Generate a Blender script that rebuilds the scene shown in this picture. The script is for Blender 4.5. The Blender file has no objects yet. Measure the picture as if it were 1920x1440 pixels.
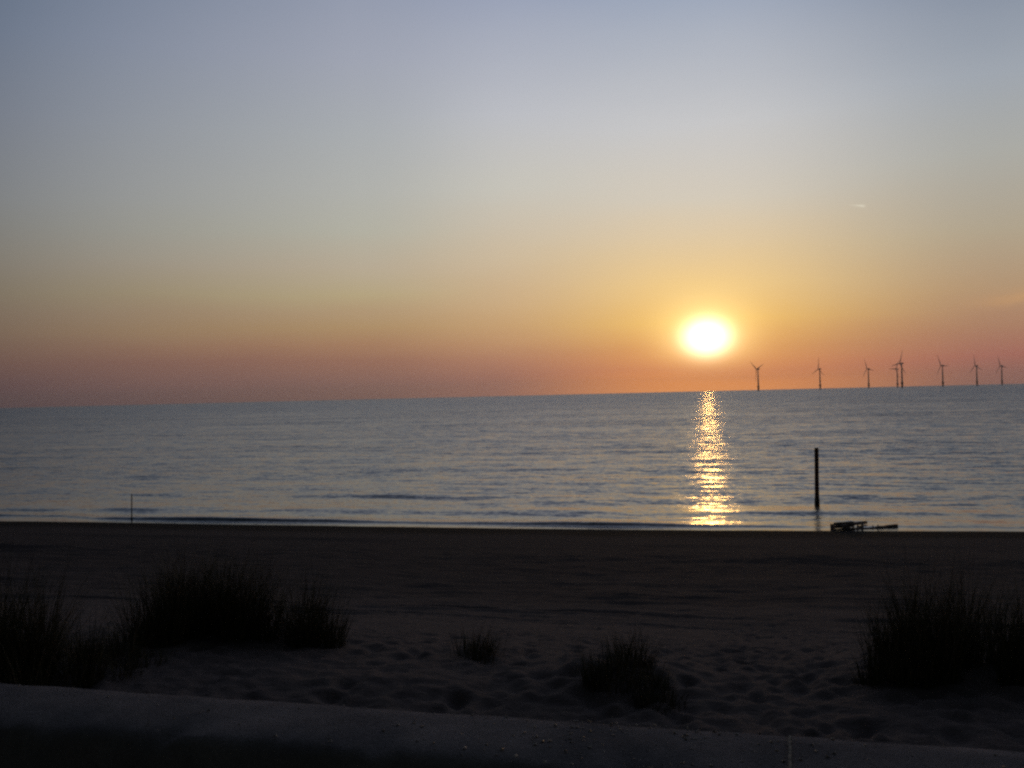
import bpy, math, random
import numpy as np
from mathutils import Vector, Matrix, Euler

S = bpy.context.scene
COL = S.collection
R = math.radians

# ------------------------------------------------------------------ camera
EYE = Vector((0.0, 0.0, 6.0))
FPX = 1844.0                       # focal length in pixels of the 1920 x 1440 photograph
YAW, PITCH, ROLL = R(15.1), R(0.65), R(-1.372)
CAM_ROT = Matrix.Rotation(YAW, 3, 'Z') @ Matrix.Rotation(R(90) + PITCH, 3, 'X') @ Matrix.Rotation(ROLL, 3, 'Z')
cd = bpy.data.cameras.new('camera')
cam = bpy.data.objects.new('camera', cd)
COL.objects.link(cam)
cam.matrix_world = Matrix.Translation(EYE) @ CAM_ROT.to_4x4()
cd.sensor_width = 36.0
cd.lens = FPX / 1920.0 * 36.0
cd.clip_start = 0.05
cd.clip_end = 100000.0
S.camera = cam

S.render.engine = 'CYCLES'
S.cycles.use_denoising = False
S.cycles.filter_width = 2.5
S.cycles.max_bounces = 6
S.cycles.volume_bounces = 1
S.cycles.sample_clamp_indirect = 2.0
S.view_settings.view_transform = 'Standard'
S.view_settings.look = 'None'
S.view_settings.exposure = 0.0
S.view_settings.gamma = 1.0
S.view_settings.use_curve_mapping = False


def ray(px, py):
    """direction in the world of a pixel of the 1920 x 1440 photograph"""
    v = Vector(((px - 960.0) / FPX, -(py - 720.0) / FPX, -1.0))
    return (CAM_ROT @ v).normalized()


def on_plane(px, py, z=0.0):
    d = ray(px, py)
    return EYE + d * ((z - EYE.z) / d.z)


def lin(*rgb):
    out = []
    for c in rgb:
        c = c / 255.0
        out.append(c / 12.92 if c <= 0.04045 else ((c + 0.055) / 1.055) ** 2.4)
    return tuple(out)


# ------------------------------------------------------------------ sun and sky
sd = ray(1325, 632)
SUN_AZ = math.atan2(sd.x, sd.y)            # clockwise from +Y (seaward)
SUN_EL = math.asin(sd.z)

sl = bpy.data.lights.new('sun', 'SUN')
sl.energy = 0.055
sl.angle = R(0.53)
sl.color = (1.0, 0.50, 0.13)
so = bpy.data.objects.new('sun', sl)
COL.objects.link(so)
so.rotation_euler = Vector((-sd.x, -sd.y, -sd.z)).to_track_quat('-Z', 'Y').to_euler()
so.location = (0, 0, 60)

W = bpy.data.worlds.new('World')
S.world = W
W.use_nodes = True
W.cycles.sampling_method = 'MANUAL'
W.cycles.sample_map_resolution = 2048
nt = W.node_tree
nt.nodes.clear()


class NB:
    """small helper round a node tree"""
    def __init__(self, tree):
        self.t = tree

    def n(self, kind, **kw):
        nd = self.t.nodes.new(kind)
        for k, v in kw.items():
            setattr(nd, k, v)
        return nd

    def put(self, sock, v):
        if v is None:
            return
        if hasattr(v, 'is_output') or hasattr(v, 'links'):
            self.t.links.new(v, sock)
        else:
            sock.default_value = v

    def m(self, op, a, b=None, c=None, clamp=False):
        nd = self.n('ShaderNodeMath', operation=op, use_clamp=clamp)
        for i, v in enumerate((a, b, c)):
            self.put(nd.inputs[i], v)
        return nd.outputs[0]

    def vm(self, op, a, b=None, scale=None):
        nd = self.n('ShaderNodeVectorMath', operation=op)
        self.put(nd.inputs[0], a)
        self.put(nd.inputs[1], b)
        if scale is not None:
            self.put(nd.inputs['Scale'], scale)
        return nd.outputs[0]

    def mix(self, f, a, b, blend='MIX'):
        nd = self.n('ShaderNodeMix', data_type='RGBA', blend_type=blend)
        nd.clamp_result = False
        self.put(nd.inputs[0], f)
        self.put(nd.inputs[6], a)
        self.put(nd.inputs[7], b)
        return nd.outputs[2]

    def mr(self, v, a, b, c, d, kind='LINEAR'):
        nd = self.n('ShaderNodeMapRange', interpolation_type=kind, clamp=True)
        for i, x in enumerate((v, a, b, c, d)):
            self.put(nd.inputs[i], x)
        return nd.outputs[0]

    def ramp(self, f, stops, kind='LINEAR'):
        nd = self.n('ShaderNodeValToRGB')
        cr = nd.color_ramp
        cr.interpolation = kind
        while len(cr.elements) < len(stops):
            cr.elements.new(0.5)
        for e, (p, c) in zip(cr.elements, stops):
            e.position = p
        for e, (p, c) in zip(cr.elements, stops):
            e.color = (*c, 1.0) if len(c) == 3 else c
        self.put(nd.inputs[0], f)
        return nd.outputs[0]

    def noise(self, vec, scale, detail=3.0, rough=0.5, out=0):
        nd = self.n('ShaderNodeTexNoise')
        self.put(nd.inputs['Vector'], vec)
        nd.inputs['Scale'].default_value = scale
        nd.inputs['Detail'].default_value = detail
        nd.inputs['Roughness'].default_value = rough
        return nd.outputs[out]


b = NB(nt)
tc = b.n('ShaderNodeTexCoord').outputs['Generated']
sep = b.n('ShaderNodeSeparateXYZ')
nt.links.new(tc, sep.inputs[0])
vx, vy, vz = sep.outputs
DEG = 180.0 / math.pi
el = b.m('MULTIPLY', b.m('ARCSINE', vz), DEG)
# azimuth from the sun, degrees, positive to the right of it
ca, sa = math.cos(SUN_AZ), math.sin(SUN_AZ)
rx = b.m('SUBTRACT', b.m('MULTIPLY', vx, ca), b.m('MULTIPLY', vy, sa))
ry = b.m('ADD', b.m('MULTIPLY', vx, sa), b.m('MULTIPLY', vy, ca))
az = b.m('MULTIPLY', b.m('ARCTAN2', rx, ry), DEG)
absaz = b.m('ABSOLUTE', az)

TOP = 26.0
# faint unevenness of the air, so that the bands are not ruled
nz = b.noise(b.vm('MULTIPLY', tc, (3.0, 3.0, 14.0)), 1.6, 4.0, 0.55)
elw = b.m('ADD', el, b.m('MULTIPLY', b.m('SUBTRACT', nz, 0.5), 0.9))
fac = b.m('DIVIDE', elw, TOP, clamp=True)


def col(table):
    return b.ramp(fac, [(e / TOP, lin(*c)) for e, c in table], 'LINEAR')


sky_l = col([(0, (86, 68, 74)), (1.2, (95, 76, 78)), (2.2, (106, 84, 80)), (4, (116, 99, 89)), (6, (120, 110, 99)),
             (8, (122, 119, 113)), (11, (120, 124, 130)), (15, (112, 120, 136)), (19, (100, 114, 135)), (23, (88, 105, 128)), (26, (80, 97, 122))])
sky_n = col([(0, (130, 98, 88)), (1.0, (141, 105, 94)), (2.2, (154, 112, 93)), (3, (168, 128, 98)), (4, (176, 145, 106)), (5, (179, 153, 119)), (6, (183, 166, 130)),
             (7.5, (185, 172, 150)), (9.5, (180, 178, 164)), (12, (177, 178, 173)), (15, (170, 174, 177)), (19, (160, 165, 179)), (23, (146, 154, 173)), (26, (128, 139, 163))])
sky_m = col([(0, (164, 115, 98)), (1.0, (170, 118, 99)), (2.0, (182, 130, 103)), (3, (194, 148, 109)), (4, (202, 163, 118)), (5, (206, 173, 131)), (8, (207, 188, 159)),
             (12, (200, 197, 187)), (16, (189, 191, 197)), (22, (156, 164, 184)), (26, (134, 144, 170))])
sky_s = col([(0, (252, 160, 88)), (0.5, (250, 156, 84)), (1.2, (226, 143, 92)), (2.5, (218, 153, 96)), (4, (232, 185, 110)), (6, (232, 198, 140)), (8, (224, 199, 158)),
             (11, (212, 203, 187)), (15, (200, 200, 201)), (22, (155, 166, 186)), (26, (134, 146, 173))])
sky_r = col([(0, (148, 104, 92)), (1.5, (170, 110, 95)), (3, (174, 130, 103)), (5, (181, 150, 117)), (8, (178, 165, 142)),
             (12, (172, 172, 166)), (16, (160, 167, 176)), (22, (124, 136, 157)), (26, (106, 120, 146))])
c0 = b.mix(b.mr(az, -43, -20, 0, 1), sky_l, sky_n)
c1 = b.mix(b.mr(az, -20.5, -10, 0, 1, 'SMOOTHSTEP'), c0, sky_m)
c2 = b.mix(b.mr(az, -13, -1, 0, 1, 'SMOOTHSTEP'), c1, sky_s)
c3 = b.mix(b.mr(az, 0.5, 16, 0, 1, 'SMOOTHSTEP'), c2, sky_r)

# thin orange cloud streak low on the right
st = b.m('SUBTRACT', el, b.m('ADD', 4.5, b.m('MULTIPLY', b.m('SUBTRACT', az, 16.5), 0.10)))
st = b.m('ADD', st, b.m('MULTIPLY', b.m('SUBTRACT', b.noise(b.vm('MULTIPLY', tc, (9, 9, 30)), 3.0, 4.0), 0.5), 0.8))
sm = b.m('POWER', 2.718, b.m('MULTIPLY', b.m('MULTIPLY', st, st), -7.0))
sm = b.m('MULTIPLY', sm, b.m('MULTIPLY', b.mr(az, 12.5, 17, 0, 0.55, 'SMOOTHSTEP'), b.mr(az, 24, 36, 1, 0, 'SMOOTHSTEP')))
c3 = b.mix(sm, c3, (*lin(205, 158, 108), 1))

# short sunlit vapour trail, high and far away: a feature of the sky like the streak of cloud
TD = ray(1610, 385.5)
t_az = math.degrees(math.atan2(TD.x, TD.y) - SUN_AZ); t_el = math.degrees(math.asin(TD.z))
tu = b.m('SUBTRACT', az, t_az)
tv = b.m('ADD', b.m('SUBTRACT', el, t_el), b.m('MULTIPLY', tu, 0.17))
tw = b.mr(tu, -0.55, 0.35, 0.02, 0.07)
tm = b.m('MULTIPLY', b.m('POWER', 2.718, b.m('MULTIPLY', b.m('POWER', b.m('DIVIDE', b.m('ABSOLUTE', tv), tw), 2), -1.0)),
         b.m('MULTIPLY', b.mr(tu, -0.60, 0.12, 0, 1), b.mr(tu, 0.20, 0.42, 1, 0, 'SMOOTHSTEP')))
c3 = b.mix(b.m('MULTIPLY', tm, 0.55), c3, (*lin(232, 226, 205), 1))

# the sun in its haze: a white core, a yellow ring and a broad orange aureole
SE = math.degrees(SUN_EL)
de = b.m('SUBTRACT', el, SE)
t1 = b.m('SQRT', b.m('ADD', b.m('POWER', b.m('DIVIDE', absaz, 1.28), 2), b.m('POWER', b.m('DIVIDE', b.m('ABSOLUTE', de), 1.0), 2)))


def gauss(t, w, p=2.0):
    return b.m('POWER', 2.718, b.m('MULTIPLY', b.m('POWER', b.m('DIVIDE', t, w), p), -1.0))


low = b.mr(el, 0.4, 2.6, 0.25, 1.0, 'SMOOTHSTEP')         # the thick air low down swallows the aureole
glow = b.vm('SCALE', (2.4, 1.95, 1.4), scale=gauss(t1, 0.96, 2.5))
ring = b.vm('SCALE', (0.62, 0.55, 0.24), scale=gauss(t1, 1.75, 2.0))
ring = b.vm('ADD', ring, b.vm('SCALE', (0.23, 0.125, 0.004), scale=gauss(t1, 4.1, 1.6)))
glow = b.vm('ADD', glow, b.vm('SCALE', ring, scale=low))
seen = b.vm('ADD', c3, glow)

# higher up and away from the sun the dusk sky takes over
sky = b.n('ShaderNodeTexSky', sky_type='NISHITA')
sky.sun_disc = False
sky.sun_elevation = max(SUN_EL, R(1))
sky.sun_rotation = SUN_AZ
sky.air_density = 1.0
sky.dust_density = 2.0
dusk = b.vm('SCALE', sky.outputs[0], scale=0.018)
wt = b.m('MULTIPLY', b.mr(el, 27, 66, 1, 0, 'SMOOTHSTEP'), b.m('MULTIPLY', b.mr(az, 34, 90, 1, 0, 'SMOOTHSTEP'), b.mr(az, -31, -70, 1, 0, 'SMOOTHSTEP')))
final = b.mix(wt, dusk, seen)
bg = b.n('ShaderNodeBackground')
nt.links.new(final, bg.inputs[0])
bg.inputs[1].default_value = 1.0
wo = b.n('ShaderNodeOutputWorld')
nt.links.new(bg.outputs[0], wo.inputs[0])


# ------------------------------------------------------------------ helpers
def tag(o, label=None, cat=None, group=None, kind=None):
    if label: o['label'] = label
    if cat: o['category'] = cat
    if group: o['group'] = group
    if kind: o['kind'] = kind
    return o


def empty(name, loc, rz=0.0):
    o = bpy.data.objects.new(name, None)
    o.empty_display_size = 0.2
    o.location = loc
    o.rotation_euler = (0, 0, rz)
    COL.objects.link(o)
    return o


def link(name, me, mat=None, parent=None, loc=None):
    o = bpy.data.objects.new(name, me)
    if mat is not None and not me.materials:
        me.materials.append(mat)
    if parent is not None: o.parent = parent
    if loc is not None: o.location = loc
    COL.objects.link(o)
    return o


def fill(name, co, faces, smooth=True):
    """mesh from an (n,3) array and an (m,4) or (m,3) index array"""
    me = bpy.data.meshes.new(name)
    co = np.asarray(co, dtype=np.float32)
    faces = np.asarray(faces, dtype=np.int32)
    k = faces.shape[1]
    me.vertices.add(len(co))
    me.vertices.foreach_set('co', co.ravel())
    me.loops.add(faces.size)
    me.loops.foreach_set('vertex_index', faces.ravel())
    me.polygons.add(len(faces))
    me.polygons.foreach_set('loop_start', np.arange(0, faces.size, k, dtype=np.int32))
    me.polygons.foreach_set('loop_total', np.full(len(faces), k, dtype=np.int32))
    me.polygons.foreach_set('use_smooth', np.full(len(faces), smooth, dtype=bool))
    me.update(calc_edges=True)
    me.validate()
    return me


def grid_faces(nr, nc):
    i = np.arange(nr * nc).reshape(nr, nc)
    return np.stack([i[:-1, :-1], i[:-1, 1:], i[1:, 1:], i[1:, :-1]], -1).reshape(-1, 4)


class MB:
    """collects simple shapes into one mesh"""
    def __init__(self):
        self.v, self.f, self.sm = [], [], []

    def add(self, verts, faces, smooth=False):
        o = len(self.v)
        self.v += [tuple(p) for p in verts]
        self.f += [tuple(i + o for i in f) for f in faces]
        self.sm += [smooth] * len(faces)

    def lathe(self, prof, n=14, M=None, caps=True, wob=0.0, rng=None):
        """prof: list of (radius, z); optional matrix"""
        vs, fs = [], []
        for r, z in prof:
            for k in range(n):
                a = 2 * math.pi * k / n
                rr = r * (1 + (rng.uniform(-wob, wob) if rng else 0))
                p = Vector((rr * math.cos(a), rr * math.sin(a), z))
                vs.append(M @ p if M else p)
        for i in range(len(prof) - 1):
            for k in range(n):
                k2 = (k + 1) % n
                fs.append((i * n + k, i * n + k2, (i + 1) * n + k2, (i + 1) * n + k))
        self.add(vs, fs, True)
        if caps:
            self.add([vs[k] for k in range(n)][::-1], [tuple(range(n))])
            self.add([vs[(len(prof) - 1) * n + k] for k in range(n)], [tuple(range(n))])

    def beam(self, p0, p1, w, h, rng=None, seg=5, up=Vector((0, 0, 1)), wob=0.0):
        """worn timber of rectangular section with chamfered edges from p0 to p1"""
        p0, p1 = Vector(p0), Vector(p1)
        d = (p1 - p0).normalized()
        s = d.cross(up)
        if s.length < 1e-3:
            s = Vector((1, 0, 0))
        s.normalize()
        u = s.cross(d).normalized()
        c = min(w, h) * 0.16
        sec = [(-w / 2 + c, -h / 2), (w / 2 - c, -h / 2), (w / 2, -h / 2 + c), (w / 2, h / 2 - c),
               (w / 2 - c, h / 2), (-w / 2 + c, h / 2), (-w / 2, h / 2 - c), (-w / 2, -h / 2 + c)]
        vs, fs = [], []
        for i in range(seg + 1):
            t = i / seg
            k = 1.0 - (0.12 if i in (0, seg) else 0.0)
            off = (rng.uniform(-wob, wob), rng.uniform(-wob, wob)) if rng else (0, 0)
            for a, q in sec:
                vs.append(p0 + (p1 - p0) * t + s * (a * k + off[0]) + u * (q * k + off[1]))
        for i in range(seg):
            for k in range(8):
                fs.append((i * 8 + k, i * 8 + (k + 1) % 8, (i + 1) * 8 + (k + 1) % 8, (i + 1) * 8 + k))
        fs.append(tuple(range(7, -1, -1)))
        fs.append(tuple(seg * 8 + k for k in range(8)))
        self.add(vs, fs)

    def mesh(self, name):
        me = bpy.data.meshes.new(name)
        me.from_pydata(self.v, [], self.f)
        me.polygons.foreach_set('use_smooth', self.sm)
        me.update()
        return me


# numpy gradient noise, about -0.7 .. 0.7
_rs = np.random.RandomState(5)
_perm = _rs.permutation(512)
_ang = _rs.uniform(0, 2 * math.pi, 512)
_gx, _gy = np.cos(_ang), np.sin(_ang)


def perlin(x, y, seed=0):
    x = np.asarray(x, dtype=np.float64) + seed * 17.31
    y = np.asarray(y, dtype=np.float64) + seed * 9.73
    xi, yi = np.floor(x).astype(np.int64), np.floor(y).astype(np.int64)
    xf, yf = x - xi, y - yi
    u = xf * xf * xf * (xf * (xf * 6 - 15) + 10)
    v = yf * yf * yf * (yf * (yf * 6 - 15) + 10)

    def g(ix, iy, dx, dy):
        h = _perm[(_perm[ix & 511] + iy) & 511]
        return _gx[h] * dx + _gy[h] * dy
    a = g(xi, yi, xf, yf) * (1 - u) + g(xi + 1, yi, xf - 1, yf) * u
    c = g(xi, yi + 1, xf, yf - 1) * (1 - u) + g(xi + 1, yi + 1, xf - 1, yf - 1) * u
    return a * (1 - v) + c * v


def fbm(x, y, octv=4, seed=0, gain=0.5):
    s, a = 0.0, 1.0
    for k in range(octv):
        s = s + a * perlin(x * 2.0 ** k, y * 2.0 ** k, seed + k * 3)
        a *= gain
    return s


def material(name):
    m = bpy.data.materials.new(name)
    m.use_nodes = True
    t = m.node_tree
    t.nodes.clear()
    q = NB(t)
    out = q.n('ShaderNodeOutputMaterial')
    p = q.n('ShaderNodeBsdfPrincipled')
    t.links.new(p.outputs[0], out.inputs[0])
    return m, q, p, out


# ------------------------------------------------------------------ terrain shape
_sh = [on_plane(px, py) for px, py in ((0, 977), (300, 980), (600, 985), (960, 990.5), (1325, 994), (1600, 995), (1920, 996))]
_shx = np.array([p.x for p in _sh]); _shy = np.array([p.y for p in _sh])


def shore(x):
    x = np.asarray(x, dtype=np.float64)
    y = np.interp(x, _shx, _shy)
    y = y + 0.22 * perlin(x / 9.0, x * 0 + 0.3, 2) + 0.10 * perlin(x / 2.6, x * 0 + 4.3, 4)
    return y


_Y_REF = 43.0
_py = np.array([-80, 2.9, 3.3, 3.5, 5, 6.5, 8, 10, 13, 18, 25, 33, 39, 41.5, 43, 45, 50, 60, 75])
_pz = np.array([4.18, 4.18, 4.58, 4.63, 4.53, 4.33, 4.01, 3.56, 2.95, 2.12, 1.38, 0.72, 0.27, 0.10, 0.0, -0.14, -0.55, -1.5, -3.0])
_ys = np.linspace(-80, 75, 6201)
_zs = np.interp(_ys, _py, _pz)
_kern = np.hanning(61); _kern /= _kern.sum()
_zsm = np.convolve(np.pad(_zs, 30, mode='edge'), _kern, 'valid')
_zs = np.where(_ys > 4.5, _zsm, _zs)

# hummocks under the grass: x, y, radius x, radius y, height (filled below)
HUMPS = []


def height(x, y):
    x = np.asarray(x, dtype=np.float64); y = np.asarray(y, dtype=np.float64)
    ysh = shore(x)
    k = np.clip((y - 12.0) / 20.0, 0, 1)
    yy = y + k * (_Y_REF - ysh)
    z = np.interp(yy, _ys, _zs)
    near = np.clip((y - 3.45) / 0.6, 0, 1)
    dry = np.clip((38 - yy) / 6, 0, 1)
    z = z + near * dry * (0.06 * perlin(x / 3.0, y / 3.0, 7) + 0.10 * perlin(x / 11.0, y / 6.0, 11) * np.clip(y / 12, 0, 1))
    for hx, hy, ra, rb, hh in HUMPS:
        z = z + near * hh * np.exp(-((x - hx) / ra) ** 2 - ((y - hy) / rb) ** 2)
    return z


def hit(px, py):
    """where the line of sight of a pixel meets the sand"""
    d = ray(px, py)
    t = np.linspace(2.5, 60, 12000)
    f = EYE.z + d.z * t - height(EYE.x + d.x * t, EYE.y + d.y * t)
    i = int(np.argmax(f < 0))
    return Vector((EYE.x + d.x * t[i], EYE.y + d.y * t[i], EYE.z + d.z * t[i]))


for px, py, ra, rb, hh in ((60, 1270, 0.8, 0.7, 0.10), (430, 1200, 1.1, 0.8, 0.12), (890, 1236, 0.45, 0.4, 0.07),
                           (1150, 1275, 0.45, 0.5, 0.13), (1800, 1270, 0.7, 0.6, 0.10), (760, 1290, 0.8, 0.5, 0.06)):
    p = hit(px, py)
    HUMPS.append((p.x, p.y, ra, rb, hh))

# ------------------------------------------------------------------ beach
tht = np.concatenate([np.linspace(-88.6, -62, 26), np.linspace(-60, 40, 560), np.linspace(42, 88.6, 36)])
rows = [-80, -40, -20, -8, -2, 1.5, 2.6, 2.9, 3.0]
y = 3.05
while y < 76:
    rows.append(y)
    y += 0.024 if y < 8 else max(0.024, 0.024 + (y - 8) * 0.006)
rows = np.array(rows)
YY, TT = np.meshgrid(rows, np.tan(np.radians(tht)), indexing='ij')
XX = (np.maximum(YY, 3.0) + 1.0) * TT
ZZ = height(XX, YY)
dryf = np.clip((36 - YY) / 6, 0, 1) * np.clip((YY - 3.4) / 0.3, 0, 1)
nearf = np.clip((16 - YY) / 10, 0, 1)
# trodden, wind-blown lumps
lump = 0.008 * fbm(XX / 0.50, YY / 0.40, 3, 21) + 0.011 * perlin(XX / 0.085, YY / 0.07, 29) + 0.016 * fbm(XX / 0.17, YY / 0.14, 2, 27) + 0.016 * np.abs(perlin(XX / 0.24, YY / 0.2, 31))
ZZ += dryf * lump * (0.35 + 0.65 * nearf)
ZZ += dryf * (1 - nearf) * 0.06 * fbm(XX / 1.5, YY / 0.7, 4, 41)
# wheel ruts along the upper beach
tr = on_plane(1300, 1158, 2.75)
for off, dep in ((0.0, 0.11), (-1.75, 0.10), (3.2, 0.05), (4.9, 0.05)):
    yc = tr.y + off + 0.02 * (XX - tr.x) + 0.18 * perlin(XX / 6.0, XX * 0, 51)
    q = (YY - yc)
    brk = 0.55 + 0.9 * perlin(XX / 3.3, XX * 0 + off, 53)
    ZZ += np.clip(brk, 0.1, 1) * (-dep * np.exp(-(q / 0.16) ** 2) + 0.5 * dep * np.exp(-((np.abs(q) - 0.30) / 0.13) ** 2))
# low ridges left by the last tides
for yo, amp, sd_ in ((29.0, 0.17, 61), (35.0, 0.12, 67), (22.0, 0.12, 69)):
    q = YY - (yo + 0.9 * perlin(XX / 12.0, XX * 0, sd_) + shore(XX) - _Y_REF)
    ZZ += amp * np.clip(0.3 + 1.4 * perlin(XX / 7.0, XX * 0 + 3, sd_ + 1), 0, 1) * np.where(q < 0, np.exp(-(q / 0.5) ** 2), np.exp(-(q / 1.6) ** 2))
# footprints
rng = np.random.RandomState(3)
nf = 1500
fy = 3.6 + 12.0 * rng.rand(nf) ** 1.5
fx = (fy + 1) * np.tan(np.radians(rng.uniform(-50, 22, nf)))
trk = 420                                                   # the trodden way between the grass clumps
pa = hit(1470, 1330)
u = rng.rand(trk)
fy[:trk] = pa.y - 0.6 + 9.0 * u
fx[:trk] = pa.x + 0.2 * (fy[:trk] - pa.y) * 0.2 + rng.normal(0, 0.5, trk)
for k in range(nf):
    r0 = np.searchsorted(rows, fy[k] - 0.45); r1 = np.searchsorted(rows, fy[k] + 0.45)
    xs = XX[r0:r1]; ysb = YY[r0:r1]
    if xs.size == 0: continue
    c0 = max(0, np.searchsorted(xs[0], fx[k] - 0.6) - 2); c1 = np.searchsorted(xs[-1], fx[k] + 0.6) + 2
    a = rng.uniform(-0.9, 0.9); sx, sy = rng.uniform(0.038, 0.055), rng.uniform(0.08, 0.125)
    dx = xs[:, c0:c1] - fx[k]; dy = ysb[:, c0:c1] - fy[k]
    q = np.sqrt(((dx * math.cos(a) + dy * math.sin(a)) / sx) ** 2 + ((-dx * math.sin(a) + dy * math.cos(a)) / sy) ** 2)
    dp = rng.uniform(0.009, 0.022)
    ZZ[r0:r1, c0:c1] += (-dp * np.exp(-q ** 2) + 0.28 * dp * np.exp(-((q - 1.5) / 0.5) ** 2)) * dryf[r0:r1, c0:c1]
# ragged drift of sand against the back of the wall
dr = np.clip(1 - np.abs(YY - 3.62) / 0.35, 0, 1)
ZZ += dr * (0.03 * fbm(XX / 0.5, YY / 0.5, 3, 71) + 0.09 * np.clip((XX - 0.2) / 1.2, 0, 1))

m_sand, q, p, out = material('sand')
geo = q.n('ShaderNodeNewGeometry').outputs['Position']
sp = q.n('ShaderNodeSeparateXYZ'); q.put(sp.inputs[0], geo)
n1 = q.noise(geo, 1.3, 5, 0.6)
n2 = q.noise(geo, 60.0, 3, 0.6)
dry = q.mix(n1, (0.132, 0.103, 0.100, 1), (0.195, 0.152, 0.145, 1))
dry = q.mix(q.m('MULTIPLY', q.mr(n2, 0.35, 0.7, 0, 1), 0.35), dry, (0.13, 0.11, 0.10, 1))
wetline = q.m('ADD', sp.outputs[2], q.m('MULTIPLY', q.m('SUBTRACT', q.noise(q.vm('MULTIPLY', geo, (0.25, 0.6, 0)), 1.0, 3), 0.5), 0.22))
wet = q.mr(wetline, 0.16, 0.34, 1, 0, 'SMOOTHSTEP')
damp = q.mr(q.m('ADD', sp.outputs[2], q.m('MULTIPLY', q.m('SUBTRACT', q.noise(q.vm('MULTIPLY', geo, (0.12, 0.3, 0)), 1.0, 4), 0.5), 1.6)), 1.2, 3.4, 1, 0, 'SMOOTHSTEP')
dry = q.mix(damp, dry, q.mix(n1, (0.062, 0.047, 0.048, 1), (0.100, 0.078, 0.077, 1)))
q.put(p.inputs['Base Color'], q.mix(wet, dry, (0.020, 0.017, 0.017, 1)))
q.put(p.inputs['Roughness'], 0.95)
p.inputs['Specular IOR Level'].default_value = 0.05
bp = q.n('ShaderNodeBump'); bp.inputs['Strength'].default_value = 0.6; bp.inputs['Distance'].default_value = 0.02
q.put(bp.inputs['Height'], q.m('ADD', q.noise(geo, 28.0, 4, 0.6), q.m('MULTIPLY', q.noise(geo, 140.0, 2), 0.3)))
q.put(p.inputs['Normal'], bp.outputs[0])
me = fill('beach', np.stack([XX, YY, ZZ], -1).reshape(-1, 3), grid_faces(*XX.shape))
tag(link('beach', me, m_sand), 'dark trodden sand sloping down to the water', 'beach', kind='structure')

# ------------------------------------------------------------------ sea
rows = list(np.arange(30, 46, 0.14))
y = 46.0
while y < 260:
    rows.append(y); y += max(0.14, y * y * 5.6e-5)
while y < 9500:
    rows.append(y); y *= 1.075
rows.append(9500.0)
rows = np.array(rows)
tht = np.concatenate([np.linspace(-82, -56, 30), np.linspace(-55, 32, 900), np.linspace(33, 82, 50)])
YY, TT = np.meshgrid(rows, np.tan(np.radians(tht)), indexing='ij')
XX = YY * TT
s = YY - shore(XX)
f_long = np.clip((420 - YY) / 300, 0, 1) * np.clip((s - 0.3) / 4, 0, 1)
f_mid = np.clip((150 - YY) / 70, 0, 1) * np.clip((s - 0.3) / 3, 0, 1)
f_fine = np.clip((85 - YY) / 30, 0, 1) * np.clip((s + 0.2) / 1.5, 0.15, 1)
wv = YY + 0.06 * XX
ZZ = f_long * 0.11 * perlin(XX / 30.0, wv / 9.0, 81)
ZZ += f_mid * 0.075 * fbm(XX / 11.0, wv / 3.6, 2, 83)
ZZ += f_fine * (0.020 * perlin(XX / 3.0, wv / 1.0, 89) + 0.008 * perlin(XX / 1.1, wv / 0.5, 93))
# the small shore break: a low ridge steep on its landward side
amp = 0.17 * np.clip(0.75 + 1.0 * perlin(XX / 10.0, XX * 0, 101), 0.15, 1.2)
xr = on_plane(1430, 985).x
amp = amp * (1 - 0.75 * np.clip((XX - xr) / 2.0, 0, 1))
xl = on_plane(200, 970).x
s0 = 1.15 + 0.5 * perlin(XX / 14.0, XX * 0, 103) + 1.1 * np.clip((xl - XX) / 3.0, 0, 1)
dq = s - s0
ZZ += amp * np.where(dq < 0, np.exp(-(dq / 0.26) ** 2), np.exp(-(dq / 1.1) ** 2))
amp2 = 0.15 * np.clip(0.55 + 1.2 * perlin(XX / 10.0, XX * 0, 107), 0.15, 1.1)
dq = s - (5.2 + 1.4 * perlin(XX / 16.0, XX * 0, 109))
ZZ += amp2 * np.where(dq < 0, np.exp(-(dq / 0.8) ** 2), np.exp(-(dq / 1.8) ** 2))
amp3 = 0.15 * np.clip(0.5 + 1.3 * perlin(XX / 11.0, XX * 0 + 5, 113), 0.1, 1.1)
dq = s - (13.5 + 2.0 * perlin(XX / 18.0, XX * 0, 117))
ZZ += amp3 * np.where(dq < 0, np.exp(-(dq / 1.0) ** 2), np.exp(-(dq / 2.4) ** 2))
ZZ += 0.012 * np.clip(1 - s, 0, 1)

SEA_BIAS = (0.016, 0.200)
m_sea, q, p, out = material('sea_water')
geo = q.n('ShaderNodeNewGeometry')
pos, nrm = geo.outputs['Position'], geo.outputs['Normal']


def slopes(sc, stretch, amp, det=2.0):
    c = q.noise(q.vm('MULTIPLY', pos, (sc * stretch, sc, 0)), 1.0, det, 0.5, 1)
    return q.vm('MULTIPLY', q.vm('SUBTRACT', c, (0.5, 0.5, 0.5)), (amp[0], amp[1], 0))


sl_ = q.vm('ADD', slopes(0.40, 0.22, (0.20, 0.28)), slopes(1.7, 0.35, (0.55, 0.65)))
sl_ = q.vm('ADD', sl_, slopes(6.0, 0.6, (0.75, 0.65)))
at = q.n('ShaderNodeAttribute', attribute_name='shore_distance').outputs['Fac']
lg = q.m('LOGARITHM', q.m('MAXIMUM', at, 0.5), 2.718)
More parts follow.
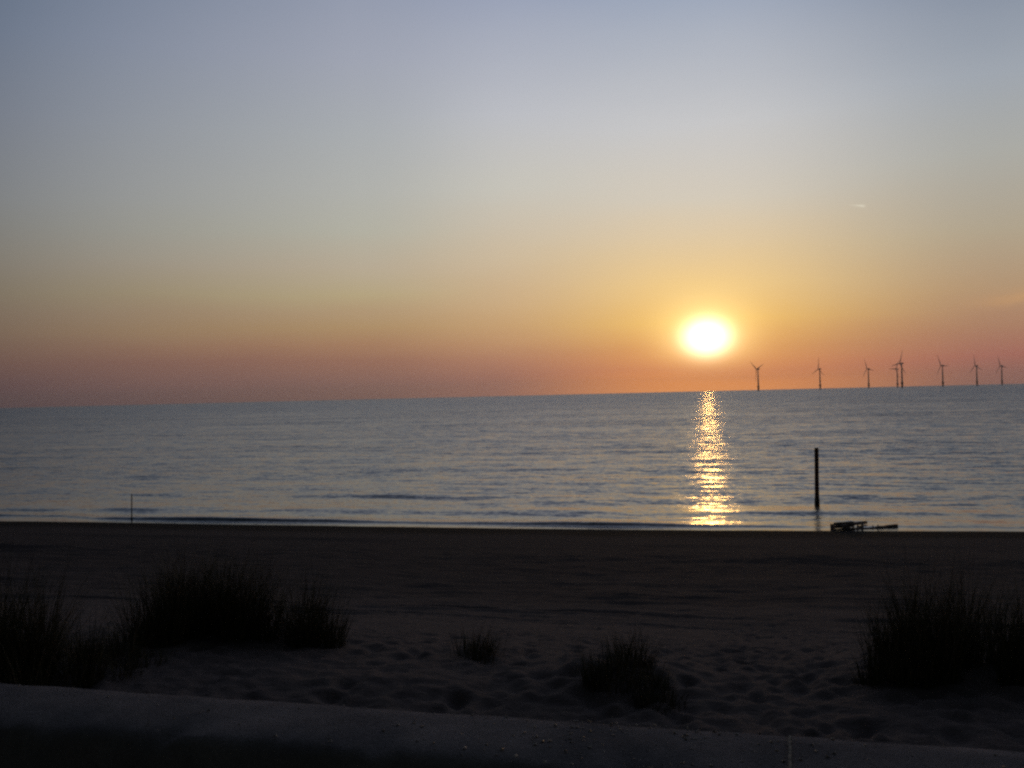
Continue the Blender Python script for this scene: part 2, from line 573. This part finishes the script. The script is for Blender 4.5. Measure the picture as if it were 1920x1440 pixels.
# calmer and rougher patches of the surface; flat swash at the very edge, choppier offshore
patch = q.mr(q.noise(q.vm('MULTIPLY', pos, (0.012, 0.035, 0)), 1.0, 4, 0.6), 0.35, 0.65, 0.78, 1.18)
calm = q.m('MULTIPLY', q.mr(at, 0.5, 1.6, 0.45, 1.0), q.mr(lg, math.log(4), math.log(300), 0.44, 1.12))
sl_ = q.vm('SCALE', sl_, scale=q.m('MULTIPLY', patch, calm))
longc = q.n('ShaderNodeCombineXYZ'); longc.inputs[1].default_value = 1.0; longc.inputs[2].default_value = 1.0
q.put(longc.inputs[0], q.mr(lg, math.log(4), math.log(1500), 1.25, 0.45))   # crests grow longer offshore
sl_ = q.vm('MULTIPLY', sl_, longc.outputs[0])
# waves running in lean towards the land: their fronts face the shore
bias = q.m('MULTIPLY', q.mr(at, 0.5, 1.6, 0.0, 1.0), q.mr(lg, math.log(3), math.log(700), SEA_BIAS[0], SEA_BIAS[1]))
cs = q.n('ShaderNodeCombineXYZ'); q.put(cs.inputs[1], q.m('MULTIPLY', q.m('MULTIPLY', bias, patch), -1.0))
nn = q.vm('NORMALIZE', q.vm('ADD', nrm, q.vm('ADD', sl_, cs.outputs[0])))
q.put(p.inputs['Normal'], nn)
q.put(p.inputs['Base Color'], (0.012, 0.017, 0.020, 1))
p.inputs['Roughness'].default_value = 0.20
p.inputs['IOR'].default_value = 1.52
me = fill('sea', np.stack([XX, YY, ZZ], -1).reshape(-1, 3), grid_faces(*XX.shape))
att = me.attributes.new('shore_distance', 'FLOAT', 'POINT')
att.data.foreach_set('value', s.astype(np.float32).ravel())
tag(link('sea', me, m_sea), 'calm grey sea with a narrow golden reflection of the sun', 'sea', kind='structure')

# ------------------------------------------------------------------ promenade path and sea wall
m_path, q, p, out = material('asphalt')
geo = q.n('ShaderNodeNewGeometry').outputs['Position']
q.put(p.inputs['Base Color'], q.mix(q.noise(geo, 40, 4, 0.7), (0.05, 0.05, 0.053, 1), (0.11, 0.105, 0.10, 1)))
p.inputs['Roughness'].default_value = 0.95
bp = q.n('ShaderNodeBump'); bp.inputs['Strength'].default_value = 0.5; bp.inputs['Distance'].default_value = 0.01
q.put(bp.inputs['Height'], q.noise(geo, 120, 3)); q.put(p.inputs['Normal'], bp.outputs[0])
xs = np.linspace(-120, 120, 240); ys_ = np.concatenate([[-60, -30, -15, -6], np.linspace(-3, 3.28, 30)])
YY, XX = np.meshgrid(ys_, xs, indexing='ij')
ZZ = 4.29 + 0.006 * perlin(XX / 0.9, YY / 0.9, 121)
tag(link('path', fill('path', np.stack([XX, YY, ZZ], -1).reshape(-1, 3), grid_faces(*XX.shape)), m_path),
    'dark asphalt promenade path behind the low wall', 'path', kind='structure')

m_conc, q, p, out = material('concrete')
geo = q.n('ShaderNodeNewGeometry').outputs['Position']
cc = q.mix(q.mr(q.noise(geo, 2.6, 6, 0.7), 0.34, 0.66, 0, 1), (0.19, 0.168, 0.172, 1), (0.34, 0.292, 0.290, 1))
cc = q.mix(q.m('MULTIPLY', q.mr(q.noise(geo, 90, 3, 0.7), 0.45, 0.7, 0, 1), 0.5), cc, (0.13, 0.118, 0.115, 1))
q.put(p.inputs['Base Color'], cc)
p.inputs['Roughness'].default_value = 0.93
p.inputs['Specular IOR Level'].default_value = 0.0
bp = q.n('ShaderNodeBump'); bp.inputs['Strength'].default_value = 0.7; bp.inputs['Distance'].default_value = 0.008
q.put(bp.inputs['Height'], q.m('ADD', q.noise(geo, 45, 4, 0.65), q.noise(geo, 220, 2))); q.put(p.inputs['Normal'], bp.outputs[0])

WALL_TOP = 4.80
pf = [on_plane(px, py, WALL_TOP) for px, py in ((20, 1279), (960, 1346), (1900, 1404))]
ang = math.atan2(pf[2].y - pf[0].y, pf[2].x - pf[0].x)
wid = 0.47
pj = on_plane(1481, 1392, WALL_TOP)
t = (pj - pf[0]).dot((pf[2] - pf[0]).normalized())
joint = pf[0] + (pf[2] - pf[0]).normalized() * t
wall = empty('sea_wall', (joint.x, joint.y, 4.2), ang)
tag(wall, 'low pale concrete sea wall between the promenade and the sand', 'wall')


def wall_section(L, seed):
    """slab along +x from 0 to L, its far top edge on y = 0, with worn edges"""
    nx = int(L / 0.02)
    x = np.linspace(0.006, L - 0.006, nx)
    top = WALL_TOP - 4.2
    sec = [(0.0, -0.5), (0.0, top - 0.025), (-0.008, top - 0.008), (-0.025, top), (-0.10, top + 0.002), (-0.20, top + 0.003), (-0.32, top + 0.002),
           (-wid + 0.08, top - 0.002), (-wid + 0.045, top - 0.012), (-wid + 0.018, top - 0.036), (-wid, top - 0.08), (-wid, top - 0.2), (-wid - 0.01, -0.5)]
    rws = []
    for j, (yy, zz) in enumerate(sec):
        n_a = perlin(x / 0.35, x * 0 + j * 0.35, seed) * 0.008 + perlin(x / 0.06, x * 0 + j * 0.6, seed + 1) * 0.004
        n_b = perlin(x / 0.22, x * 0 + j * 0.35, seed + 2) * 0.006 + (0.045 * np.minimum(0, fbm(x / 0.20, x * 0 + j * 0.2, 3, seed + 5)) if j in (7, 8, 9) else 0)
        rws.append(np.stack([x, yy + n_a, zz + n_b], -1))
    co = np.array(rws)
    m, n = co.shape[:2]
    f = list(map(tuple, grid_faces(m, n)[:, ::-1]))
    me = bpy.data.meshes.new('wall_section')
    f.append(tuple(j * n for j in range(m)))
    f.append(tuple(j * n + n - 1 for j in range(m - 1, -1, -1)))
    me.from_pydata([tuple(v) for v in co.reshape(-1, 3)], [], f)
    me.polygons.foreach_set('use_smooth', [True] * (len(f) - 2) + [False] * 2)
    me.update()
    return me


SEC_L = 4.6
secs = [wall_section(SEC_L, 131), wall_section(SEC_L, 151)]
m_mort, q, p, out = material('sandy_mortar')
geo = q.n('ShaderNodeNewGeometry').outputs['Position']
q.put(p.inputs['Base Color'], q.mix(q.noise(geo, 60, 4), (0.22, 0.18, 0.15, 1), (0.40, 0.33, 0.27, 1)))
p.inputs['Roughness'].default_value = 0.95
mb = MB(); rj = random.Random(2)
mb.beam((0, -0.02, 0.588), (0, -wid + 0.02, 0.588), 0.011, 0.03, rj, 40, wob=0.0016)
me_j = mb.mesh('mortar_joint'); me_j.materials.append(m_mort)
for k in range(-8, 10):
    link('mortar_joint', me_j, None, wall, (k * SEC_L, 0, 0))
for k in range(-8, 9):
    link('wall_section', secs[k % 2], m_conc, wall, (k * SEC_L, 0, 0))

# small stones and blown grit lying on the wall, the palest coloured as sun glints
m_grit, q, p, out = material('glint_grit')
oi = q.n('ShaderNodeNewGeometry')
q.put(p.inputs['Base Color'], q.ramp(oi.outputs['Random Per Island'], [(0, (0.10, 0.08, 0.07)), (0.8, (0.25, 0.2, 0.17)), (0.9, (0.6, 0.42, 0.32)), (1, (0.85, 0.74, 0.62))]))  # pale warm end of the ramp: sun glints put into the colour
p.inputs['Roughness'].default_value = 0.42
vs, fs = [], []
rnd = random.Random(8)
ico = [(0, 0, 1), (0.9, 0, 0.3), (0.28, 0.85, 0.3), (-0.72, 0.52, 0.3), (-0.72, -0.52, 0.3), (0.28, -0.85, 0.3),
       (0.72, 0.52, -0.4), (-0.28, 0.85, -0.4), (-0.9, 0, -0.4), (-0.28, -0.85, -0.4), (0.72, -0.52, -0.4)]
icf = [(0, 1, 2), (0, 2, 3), (0, 3, 4), (0, 4, 5), (0, 5, 1), (1, 6, 2), (2, 7, 3), (3, 8, 4), (4, 9, 5), (5, 10, 1),
       (2, 6, 7), (3, 7, 8), (4, 8, 9), (5, 9, 10), (1, 10, 6)]
dirx = Vector((math.cos(ang), math.sin(ang), 0)); dirn = Vector((-math.sin(ang), math.cos(ang), 0))
cen = on_plane(1250, 1375, WALL_TOP)
c_t = (cen - joint).dot(dirx)
for k in range(620):
    g = rnd.gauss(c_t - 0.1, 0.55) if k < 420 else rnd.uniform(-6, 2)
    v = -rnd.random() ** 1.4 * (wid - 0.03) - 0.012
    r = rnd.choice((0.0012, 0.0016, 0.002, 0.0025, 0.0035, 0.0055)) * rnd.uniform(0.8, 1.3)
    c = joint + dirx * g + dirn * v
    a = rnd.uniform(0, 6.28)
    o = len(vs)
    sx, sy, sz = r * rnd.uniform(0.8, 1.5), r, r * rnd.uniform(0.5, 0.9)
    for x, y, z in ico:
        x, y, z = x * sx * rnd.uniform(0.8, 1.2), y * sy * rnd.uniform(0.8, 1.2), z * sz
        vs.append((c.x + x * math.cos(a) - y * math.sin(a), c.y + x * math.sin(a) + y * math.cos(a), WALL_TOP + 0.003 + z + sz * 0.3))
    fs += [tuple(i + o for i in f) for f in icf]
me = fill('glint_grit', vs, fs, False)
tag(link('glint_grit', me, m_grit), 'specks of grit on the concrete wall, the palest coloured as sun glints', 'grit', kind='stuff')

# ------------------------------------------------------------------ beach grass
m_grass, q, p, out = material('beach_grass')
gi = q.n('ShaderNodeNewGeometry')
q.put(p.inputs['Base Color'], q.ramp(gi.outputs['Random Per Island'], [(0, (0.045, 0.050, 0.026)), (0.6, (0.085, 0.082, 0.045)), (1, (0.15, 0.125, 0.075))]))
p.inputs['Roughness'].default_value = 0.8
p.inputs['Specular IOR Level'].default_value = 0.1
m_dry, q, p, out = material('dry_grass')
gi = q.n('ShaderNodeNewGeometry')
q.put(p.inputs['Base Color'], q.ramp(gi.outputs['Random Per Island'], [(0, (0.16, 0.11, 0.075)), (1, (0.34, 0.25, 0.17))]))
p.inputs['Roughness'].default_value = 0.85
p.inputs['Specular IOR Level'].default_value = 0.1


def tuft(px, py, wpx, hpx, label, n, ndry, seed, rs=0.35, turn=0.0, prof=None, lean=0.45, group='clumps of beach grass on the dune'):
    """clump whose base is at the pixel, about wpx wide and hpx tall in the photograph; many small bunches make it up"""
    c = hit(px, py)
    d = (c - EYE).length
    rl = wpx / 2 * d / FPX
    h = hpx * d / FPX
    ax = YAW + turn
    rnd = random.Random(seed)
    root = empty('beach_grass', c)
    tag(root, label, 'grass clump', group, 'thing')
    nb_ = max(5, int(rl * rs * 80))
    bunch = []
    for _ in range(nb_):
        rr_, aa = math.sqrt(rnd.random()), rnd.uniform(0, 2 * math.pi)
        u, v = rr_ * math.cos(aa), rr_ * math.sin(aa)
        hh = h * rnd.uniform(0.62, 1.0) * (1 - 0.26 * rr_ ** 2) * (prof(u) if prof else 1.0)
        x = c.x + u * rl * math.cos(ax) - v * rs * math.sin(ax)
        y = c.y + u * rl * math.sin(ax) + v * rs * math.cos(ax)
        bunch.append((x, y, hh, rnd.uniform(0.05, 0.13)))
    for nm, k, mt, f, w in (('green_leaves', n, m_grass, 1.0, 0.0042), ('dry_stems', ndry, m_dry, 1.3, 0.0024)):
        vs, fs = [], []
        seg = 6
        for _ in range(k):
            bx, by, bh, br = rnd.choice(bunch)
            a = rnd.uniform(0, 2 * math.pi); r_ = br * math.sqrt(rnd.random())
            x, y = bx + r_ * math.cos(a), by + r_ * math.sin(a)
            z = float(height(x, y)) - 0.03
            L = bh * f * (rnd.uniform(0.35, 1.0) if rnd.random() < 0.8 else rnd.uniform(0.9, 1.3))
            # leaves start steep and arch over, mostly outwards and a little downwind
            out_a = a + rnd.gauss(0, 0.8)
            th = abs(rnd.gauss(0, 0.22)) + 0.06
            arch = rnd.uniform(0.15, lean * 2.6)
            dx, dy = math.cos(out_a), math.sin(out_a)
            fa = out_a + math.pi / 2 + rnd.uniform(-0.5, 0.5)
            ww = w * rnd.uniform(0.7, 1.3)
            sx, sy = math.cos(fa) * ww / 2, math.sin(fa) * ww / 2
            o = len(vs); px_, py_, pz = x, y, z
            for i in range(seg + 1):
                t = i / seg
                tw = (1 - t ** 1.5) + 0.05
                vs.append((px_ - sx * tw - c.x, py_ - sy * tw - c.y, pz - c.z)); vs.append((px_ + sx * tw - c.x, py_ + sy * tw - c.y, pz - c.z))
                ang_ = th + arch * t ** 1.5
                st = L / seg
                px_ += dx * math.sin(ang_) * st + 0.06 * st; py_ += dy * math.sin(ang_) * st; pz += math.cos(ang_) * st
            for i in range(seg):
                fs.append((o + 2 * i, o + 2 * i + 1, o + 2 * i + 3, o + 2 * i + 2))
        link(nm, fill(nm, vs, fs, False), mt, root)
    return root


tuft(20, 1272, 250, 215, 'tall dark beach grass clump cut by the left edge, close behind the wall', 2600, 460, 1, 0.42, 0, lambda u: 1.0 - 0.25 * max(u, 0))
tuft(432, 1192, 390, 188, 'broadest dark beach grass clump, set back left of the middle of the sand', 4000, 800, 12, 0.44, 0, lambda u: 1.0 - 0.20 * max(0, u))
tuft(212, 1245, 120, 85, 'low ragged beach grass patch between the two big clumps on the left', 700, 120, 3, 0.28)
tuft(892, 1230, 84, 72, 'smallest beach grass tuft, alone on the sand below the middle of the shore', 250, 90, 4, 0.13)
tuft(1172, 1262, 140, 98, 'beach grass clump leaning on the sand hummock left of the trodden way', 760, 190, 5, 0.24, -0.35)
tuft(1240, 1312, 75, 62, 'short dark grass spilling down the hummock to the wall, below the leaning clump', 330, 60, 6, 0.12, -0.6)
tuft(1800, 1255, 280, 205, 'big bushy beach grass clump on the right, behind the trodden way', 2600, 560, 7, 0.40, 0.1)
tuft(1690, 1282, 100, 100, 'lower beach grass clump at the left foot of the big right-hand clump', 900, 110, 8, 0.2)

# ------------------------------------------------------------------ posts and groyne timbers
m_wood, q, p, out = material('wet_timber')
geo = q.n('ShaderNodeNewGeometry').outputs['Position']
q.put(p.inputs['Base Color'], q.mix(q.noise(q.vm('MULTIPLY', geo, (9, 9, 1.2)), 2.0, 5, 0.7), (0.11, 0.034, 0.019, 1), (0.27, 0.085, 0.048, 1)))
p.inputs['Roughness'].default_value = 0.8
bp = q.n('ShaderNodeBump'); bp.inputs['Strength'].default_value = 0.6; bp.inputs['Distance'].default_value = 0.01
q.put(bp.inputs['Height'], q.noise(q.vm('MULTIPLY', geo, (20, 20, 1.5)), 2.0, 3)); q.put(p.inputs['Normal'], bp.outputs[0])
m_weed, q, p, out = material('sea_weed')
geo = q.n('ShaderNodeNewGeometry').outputs['Position']
q.put(p.inputs['Base Color'], q.mix(q.noise(geo, 18, 4), (0.006, 0.008, 0.006, 1), (0.022, 0.026, 0.014, 1)))
p.inputs['Roughness'].default_value = 0.7
m_iron, q, p, out = material('rusty_iron')
geo = q.n('ShaderNodeNewGeometry').outputs['Position']
q.put(p.inputs['Base Color'], q.mix(q.noise(geo, 25, 4), (0.035, 0.026, 0.024, 1), (0.085, 0.045, 0.03, 1)))
p.inputs['Roughness'].default_value = 0.75

rr = random.Random(4)
base = on_plane(1532, 947, 0)
dist = (base - EYE).length
post = empty('marker_post', base)
tag(post, 'stout dark timber post standing upright in the shallows, right of the sun track', 'post')
hp = 102 * dist / FPX
post.rotation_euler = (0, R(0.9), 0)
mb = MB()
mb.lathe([(0.108, -1.4), (0.108, 0.0), (0.107, 0.6), (0.106, 1.5), (0.105, hp - 0.5), (0.104, hp - 0.08), (0.097, hp - 0.02), (0.07, hp)], 16, None, True, 0.03, rr)
link('shaft', mb.mesh('shaft'), m_wood, post)
mb = MB()
mb.lathe([(0.114, -0.3), (0.128, -0.05), (0.130, 0.08), (0.124, 0.22), (0.118, 0.34), (0.110, 0.42)], 18, None, False, 0.09, rr)
link('weed_collar', mb.mesh('weed_collar'), m_weed, post)
for hz in (hp - 0.22,):
    mb = MB(); mb.lathe([(0.105, hz), (0.111, hz + 0.006), (0.111, hz + 0.06), (0.105, hz + 0.066)], 18, None, False)
    link('iron_band', mb.mesh('iron_band'), m_iron, post)

base = on_plane(247, 976, 0)
dist = (base - EYE).length
stake = empty('thin_stake', base)
tag(stake, 'thin dark stake at the water edge far along the shore on the left', 'stake')
hs = 46 * dist / FPX
mb = MB()
M_ = Matrix.Rotation(R(1.2), 4, 'Y')
mb.lathe([(0.030, -0.6), (0.030, 0.1), (0.027, hs * 0.6), (0.025, hs - 0.02), (0.016, hs)], 10, M_, True, 0.05, rr)
link('shaft', mb.mesh('shaft'), m_iron, stake)
mb = MB()
mb.lathe([(0.033, -0.2), (0.040, 0.0), (0.038, 0.10), (0.031, 0.17)], 10, M_, False, 0.1, rr)
link('weed_collar', mb.mesh('weed_collar'), m_weed, stake)

# broken groyne lying at the water's edge
m_old, q, p, out = material('weathered_timber')
geo = q.n('ShaderNodeNewGeometry').outputs['Position']
q.put(p.inputs['Base Color'], q.mix(q.noise(q.vm('MULTIPLY', geo, (4, 4, 6)), 2.0, 5, 0.7), (0.16, 0.11, 0.11, 1), (0.42, 0.34, 0.33, 1)))
p.inputs['Roughness'].default_value = 0.85
gb = on_plane(1600, 991, 0.05)
gr = empty('broken_groyne', (gb.x, gb.y, 0.0), YAW)
tag(gr, 'low broken timber groyne of beams and stubs at the water edge below the tall post', 'groyne')
gu = (gb - EYE).length / FPX                       # metres per photo pixel there


def G(px, py, dy=0.0):
    """photo pixel to the groyne's own frame: x across, y away, z up"""
    return Vector(((px - 1600) * gu, dy, (993.0 - py) * gu * 0.66 - 0.145 * dy))


mb = MB()
for zz, dd in ((-0.02, 0.0), (0.12, 0.01), (0.25, -0.01)):
    mb.beam(G(1566, 990) + Vector((0, dd, zz - 0.04)), G(1604, 990) + Vector((0.06 * zz, dd + 0.25, zz - 0.03)), 0.07, 0.13, rr, 4, wob=0.006)
link('plank_facing', mb.mesh('plank_facing'), m_old, gr)
mb = MB(); mb.beam(G(1578, 981.5, -0.1), G(1643, 973.5, 1.4), 0.15, 0.13, rr, 7, wob=0.012)
link('sloping_beam', mb.mesh('sloping_beam'), m_old, gr)
mb = MB(); mb.beam(G(1600, 991.5, 0.0), G(1663, 991.0, 0.3), 0.14, 0.10, rr, 6, wob=0.012)
link('sill_beam', mb.mesh('sill_beam'), m_old, gr)
mb = MB(); mb.beam(G(1644, 991.0, 0.25), G(1685, 985.5, 0.5), 0.16, 0.15, rr, 5, wob=0.012)
link('fallen_beam', mb.mesh('fallen_beam'), m_old, gr)
for px, top, w in ((1568, 976, 0.15), (1605, 977, 0.07), (1612, 976, 0.06), (1619, 977, 0.08), (1638, 982, 0.04), (1646, 981, 0.045), (1652, 984, 0.04), (1659, 986, 0.04)):
    mb = MB()
    mb.beam(G(px, 1010, 0.25), G(px + rr.uniform(-1, 1), top + rr.uniform(-0.5, 0.5), 0.25 + rr.uniform(-0.1, 0.1)), w, w, rr, 4, up=Vector((0, 1, 0)), wob=0.004)
    link('pile_stub', mb.mesh('pile_stub'), m_old, gr)

# ------------------------------------------------------------------ wind turbines
m_turb, q, p, out = material('turbine_paint')
geo = q.n('ShaderNodeNewGeometry').outputs['Position']
q.put(p.inputs['Base Color'], q.mix(q.noise(geo, 0.2, 3), (0.68, 0.68, 0.69, 1), (0.78, 0.78, 0.78, 1)))
p.inputs['Roughness'].default_value = 0.5
m_found, q, p, out = material('foundation_steel')
geo = q.n('ShaderNodeNewGeometry').outputs['Position']
q.put(p.inputs['Base Color'], q.mix(q.noise(geo, 0.4, 4), (0.16, 0.12, 0.06, 1), (0.30, 0.22, 0.09, 1)))
p.inputs['Roughness'].default_value = 0.7

HUB = 68.0
mb = MB(); mb.lathe([(2.2, -8), (2.2, 6), (2.9, 6.2), (2.9, 13.5), (4.4, 13.8), (4.4, 14.3), (4.35, 15.4), (4.3, 15.4), (4.3, 14.35), (2.4, 14.4)], 20, None, False)
me_found = mb.mesh('foundation'); me_found.materials.append(m_found)
mb = MB(); mb.lathe([(2.35, 14.3), (2.2, 25), (1.9, 45), (1.55, 60), (1.45, HUB - 1.7)], 20)
me_tower = mb.mesh('tower'); me_tower.materials.append(m_turb)
mb = MB()
nl = [(-4.6, 1.25, 1.3), (-4.2, 1.55, 1.6), (-1.0, 1.75, 1.85), (3.5, 1.75, 1.9), (5.4, 1.45, 1.6), (5.8, 1.1, 1.2)]
vs = []
for yy, hw, hh in nl:
    for a in range(12):
        t = 2 * math.pi * a / 12
        cx = abs(math.cos(t)) ** 0.6 * math.copysign(1, math.cos(t)); cz = abs(math.sin(t)) ** 0.6 * math.copysign(1, math.sin(t))
        vs.append((cx * hw, yy, HUB + cz * hh))
fs = [(i * 12 + k, i * 12 + (k + 1) % 12, (i + 1) * 12 + (k + 1) % 12, (i + 1) * 12 + k) for i in range(len(nl) - 1) for k in range(12)]
fs += [tuple(range(11, -1, -1)), tuple(60 + k for k in range(12))]
mb.add(vs, fs, True)
me_nac = mb.mesh('nacelle'); me_nac.materials.append(m_turb)
HUBY = -6.0
mb = MB(); mb.lathe([(1.5, -1.4), (1.6, -0.4), (1.55, 0.8), (1.1, 1.9), (0.35, 2.5), (0.02, 2.6)], 16, Matrix.Rotation(R(90), 4, 'X'), True)
me_hub = mb.mesh('hub'); me_hub.materials.append(m_turb)
mb = MB()
prof = [(1.0, 1.0, 1.0, 0), (3.0, 1.0, 1.0, 0), (7.5, 1.75, 0.55, 14), (12, 1.55, 0.38, 10), (20, 1.15, 0.26, 5), (30, 0.80, 0.16, 2), (38, 0.48, 0.09, 0), (40, 0.12, 0.04, 0)]
vs = []
for z, ch, th, tw in prof:
    for a in range(10):
        t = 2 * math.pi * a / 10
        x, yv = ch * math.cos(t) + (0.25 * ch if z > 5 else 0), th * math.sin(t)
        c_, s_ = math.cos(R(tw)), math.sin(R(tw))
        vs.append((x * c_ - yv * s_, x * s_ + yv * c_, z))
fs = [(i * 10 + k, i * 10 + (k + 1) % 10, (i + 1) * 10 + (k + 1) % 10, (i + 1) * 10 + k) for i in range(len(prof) - 1) for k in range(10)]
fs += [tuple(range(9, -1, -1)), tuple((len(prof) - 1) * 10 + k for k in range(10))]
mb.add(vs, fs, True)
me_blade = mb.mesh('blade'); me_blade.materials.append(m_turb)


def turbine(px, hub_py, tall, phase, yaw, label):
    d = ray(px, hub_py)
    D = HUB * FPX / tall
    k = D / math.hypot(d.x, d.y)
    r = empty('wind_turbine', (d.x * k, d.y * k, 0.0), math.atan2(-d.x, d.y) + yaw)
    tag(r, label, 'wind turbine', 'wind turbines out at sea')
    link('foundation', me_found, None, r)
    link('tower', me_tower, None, r)
    link('nacelle', me_nac, None, r)
    link('hub', me_hub, None, r, (0, HUBY, HUB))
    for j in range(3):
        bl = link('blade', me_blade, None, r, (0, HUBY + 0.2, HUB))
        bl.rotation_euler = (0, R(phase + 120 * j), 0)
    return r


YW = R(-54)
turbine(1421, 690, 40, -52, YW, 'wind turbine nearest the sun with two blades raised in a V')
turbine(1537, 691, 37, 5, YW, 'wind turbine second out from the sun, one blade straight up, gaps on both sides')
turbine(1628, 691, 34.5, -20, YW, 'wind turbine left of the close pair, one blade tilted up and left')
turbine(1682, 692, 32.5, -88, YW, 'small farther wind turbine, left one of the close pair')
turbine(1690.5, 682, 43, 20, YW, 'tallest wind turbine, right one of the close pair, blade up to the right')
turbine(1767, 685, 36.5, -26, YW, 'wind turbine next to the right of the close pair, standing alone')
turbine(1831, 686, 34, -8, YW, 'wind turbine last but one on the right, one blade nearly upright')
turbine(1878, 687, 32.5, -18, YW, 'wind turbine farthest from the sun, at the right end of the row')


# ------------------------------------------------------------------ sea haze
m_haze = bpy.data.materials.new('haze')
m_haze.use_nodes = True
t = m_haze.node_tree; t.nodes.clear(); q = NB(t)
pv = q.n('ShaderNodeVolumePrincipled')
pv.inputs['Color'].default_value = (0.92, 0.86, 0.86, 1)
pv.inputs['Density'].default_value = 5e-5
pv.inputs['Anisotropy'].default_value = 0.6
oo = q.n('ShaderNodeOutputMaterial'); t.links.new(pv.outputs[0], oo.inputs['Volume'])
X0, X1, Y0, Y1, Z0, Z1 = -70000.0, 70000.0, -90.0, 9600.0, -4.5, 125.0
v = [(x, y, z) for z in (Z0, Z1) for y in (Y0, Y1) for x in (X0, X1)]
f = [(0, 2, 3, 1), (4, 5, 7, 6), (0, 1, 5, 4), (2, 6, 7, 3), (0, 4, 6, 2), (1, 3, 7, 5)]
me = bpy.data.meshes.new('haze'); me.from_pydata(v, [], f); me.update()
tag(link('haze', me, m_haze), 'thin evening haze lying over the sea', 'haze', kind='stuff')
